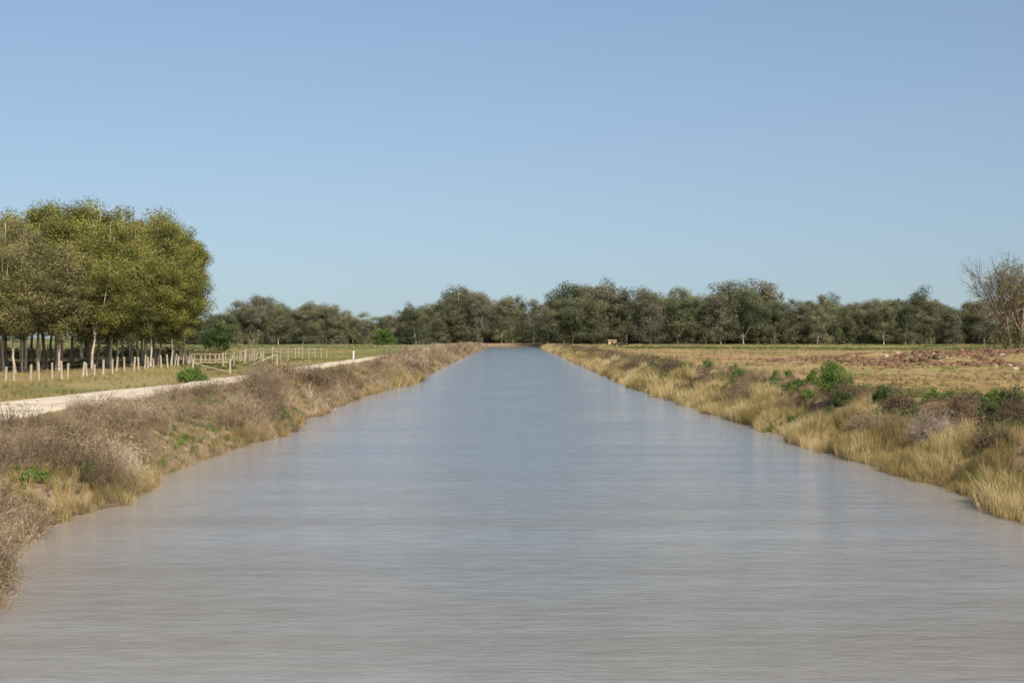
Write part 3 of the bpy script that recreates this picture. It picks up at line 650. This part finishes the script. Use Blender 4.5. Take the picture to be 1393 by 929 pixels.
# ---------------------------------------------------------------- far headwall, shed, cattle
b=bpy.data.objects.new("concrete_headwall",None);COL.objects.link(b);b.location=(27,690,1.4);tag(b,"low pale concrete headwall beside far canal bank","wall")
G=Geo();G.add(*box(-9,11,-.3,.3,-.6,.75)); obj("wall",G.mesh("wall",[M_conc]),b)
G=Geo();G.add(*box(-9.3,11.3,-.4,.4,.753,.88)); obj("coping",G.mesh("coping",[M_conc]),b)
M_shed=simple_mat("tan_sheet_wall",(0.36,0.25,0.14),(0.46,0.34,0.2),2,.8,.1); M_roof=simple_mat("rusty_roof",(0.26,0.15,0.1),(0.36,0.24,0.17),2,.7,.1); M_dark=simple_mat("painted_opening_dark",(0.02,0.02,0.02),(0.03,0.03,0.03),2,.9,0)  # near-black stands in for the unlit inside of the shed doorway
def shed(x,y,w,d,h,label):
    e=bpy.data.objects.new("farm_shed",None);COL.objects.link(e);e.location=(x,y,float(H(x,y)));tag(e,label,"shed")
    G=Geo();G.add(*box(-w/2,w/2,-d/2,d/2,-.2,h)); obj("wall",G.mesh("wall",[M_shed]),e)
    Vr=np.array([(-w/2-.2,-d/2-.3,h),(w/2+.2,-d/2-.3,h),(w/2+.2,0,h+.5),(-w/2-.2,0,h+.5),(-w/2-.2,d/2+.3,h),(w/2+.2,d/2+.3,h)]); Vr[:,2]+=.003
    G=Geo();G.add(Vr,np.array([(0,1,2),(0,2,3),(3,2,5),(3,5,4),(0,3,4),(1,5,2),(0,4,5),(0,5,1)])); obj("roof",G.mesh("roof",[M_roof]),e)
    G=Geo();G.add(*box(-w*.15,w*.15,-d/2-.04,-d/2-.003,0,h*.75)); obj("door",G.mesh("door",[M_dark]),e)  # solid panel, doorway darkness painted on
shed(43,595,3.4,3,1.6,"small tan corrugated farm shed in open field")

M_cow=simple_mat("dark_hide",(0.03,0.02,0.015),(0.06,0.04,0.025),2,.7,0)
def cow(x,y,rot,label):
    N=[((0,0,1.15),.30),((.45,0,1.15),.33),((.85,0,1.2),.28),((1.15,0,1.2),.17),((1.42,0,1.05),.14),((1.7,0,.85),.08),
       ((-.4,0,1.15),.33),((-.75,0,1.2),.27),((-.95,0,1.15),.05),((-1.0,0,.7),.03),
       ((.75,.2,.85),.12),((.72,.2,.45),.07),((.75,.2,.03),.06),((.75,-.2,.85),.12),((.82,-.2,.45),.07),((.78,-.2,.03),.06),
       ((-.65,.2,.85),.15),((-.78,.2,.48),.07),((-.7,.2,.03),.06),((-.65,-.2,.85),.15),((-.82,-.2,.48),.07),((-.76,-.2,.03),.06),
       ((1.42,.17,1.16),.03),((1.42,-.17,1.16),.03)]
    E=[(0,1),(1,2),(2,3),(3,4),(4,5),(0,6),(6,7),(7,8),(8,9),(2,10),(10,11),(11,12),(2,13),(13,14),(14,15),(7,16),(16,17),(17,18),(7,19),(19,20),(20,21),(4,22),(4,23)]
    me=bpy.data.meshes.new("cattle");me.from_pydata([n[0] for n in N],E,[]);me.materials.append(M_cow)
    o=obj("cow",me,loc=(x,y,float(H(x,y))),rot=rot)
    o.modifiers.new("skin",'SKIN'); sv=me.skin_vertices[0].data
    for k,n_ in enumerate(N): sv[k].radius=(n_[1],n_[1]); 
    sv[0].use_root=True
    s_=o.modifiers.new("sub",'SUBSURF'); s_.levels=1; s_.render_levels=1
    tag(o,label,"cow","cattle grazing on the bank")
cow(28.5,375,.3,"dark brown cow grazing on dry field")
cow(31.5,388,2.8,"dark brown cow with head lowered on dry field")

# ---------------------------------------------------------------- light, sky, camera
EL=math.radians(38); AZ=math.radians(158)
w=bpy.data.worlds.new("World"); scene.world=w; w.use_nodes=True; nt=w.node_tree
sky=nt.nodes.new('ShaderNodeTexSky'); sky.sky_type='NISHITA'; sky.sun_disc=False; sky.sun_elevation=EL; sky.sun_rotation=AZ
sky.air_density=1.0; sky.dust_density=2.8; sky.ozone_density=1.4; sky.altitude=0
tc=nt.nodes.new('ShaderNodeTexCoord'); mp=nt.nodes.new('ShaderNodeMapping'); mp.inputs['Scale'].default_value=(1,1,.85); mp.inputs['Location'].default_value=(0,0,.076)
nt.links.new(tc.outputs['Generated'],mp.inputs[0]); nt.links.new(mp.outputs[0],sky.inputs['Vector'])
bg=nt.nodes['Background']; bg.inputs['Strength'].default_value=.14; nt.links.new(sky.outputs[0],bg.inputs['Color'])
L=bpy.data.lights.new("sun",'SUN'); L.energy=5.0; L.angle=math.radians(.5); L.color=(1,.92,.79)
lo=bpy.data.objects.new("sun",L); COL.objects.link(lo)
sd=Vector((math.sin(AZ)*math.cos(EL),math.cos(AZ)*math.cos(EL),math.sin(EL))); lo.rotation_euler=sd.to_track_quat('Z','Y').to_euler()
cam=bpy.data.cameras.new("camera"); cam.lens=50; cam.sensor_width=36; cam.clip_end=12000; cam.clip_start=.1
co=bpy.data.objects.new("camera",cam); COL.objects.link(co); co.location=(0,0,4.5)
co.rotation_euler=(math.radians(90-.163),0,math.radians(-.104))
scene.camera=co
scene.view_settings.view_transform='Standard'; scene.view_settings.look='None'; scene.view_settings.exposure=0
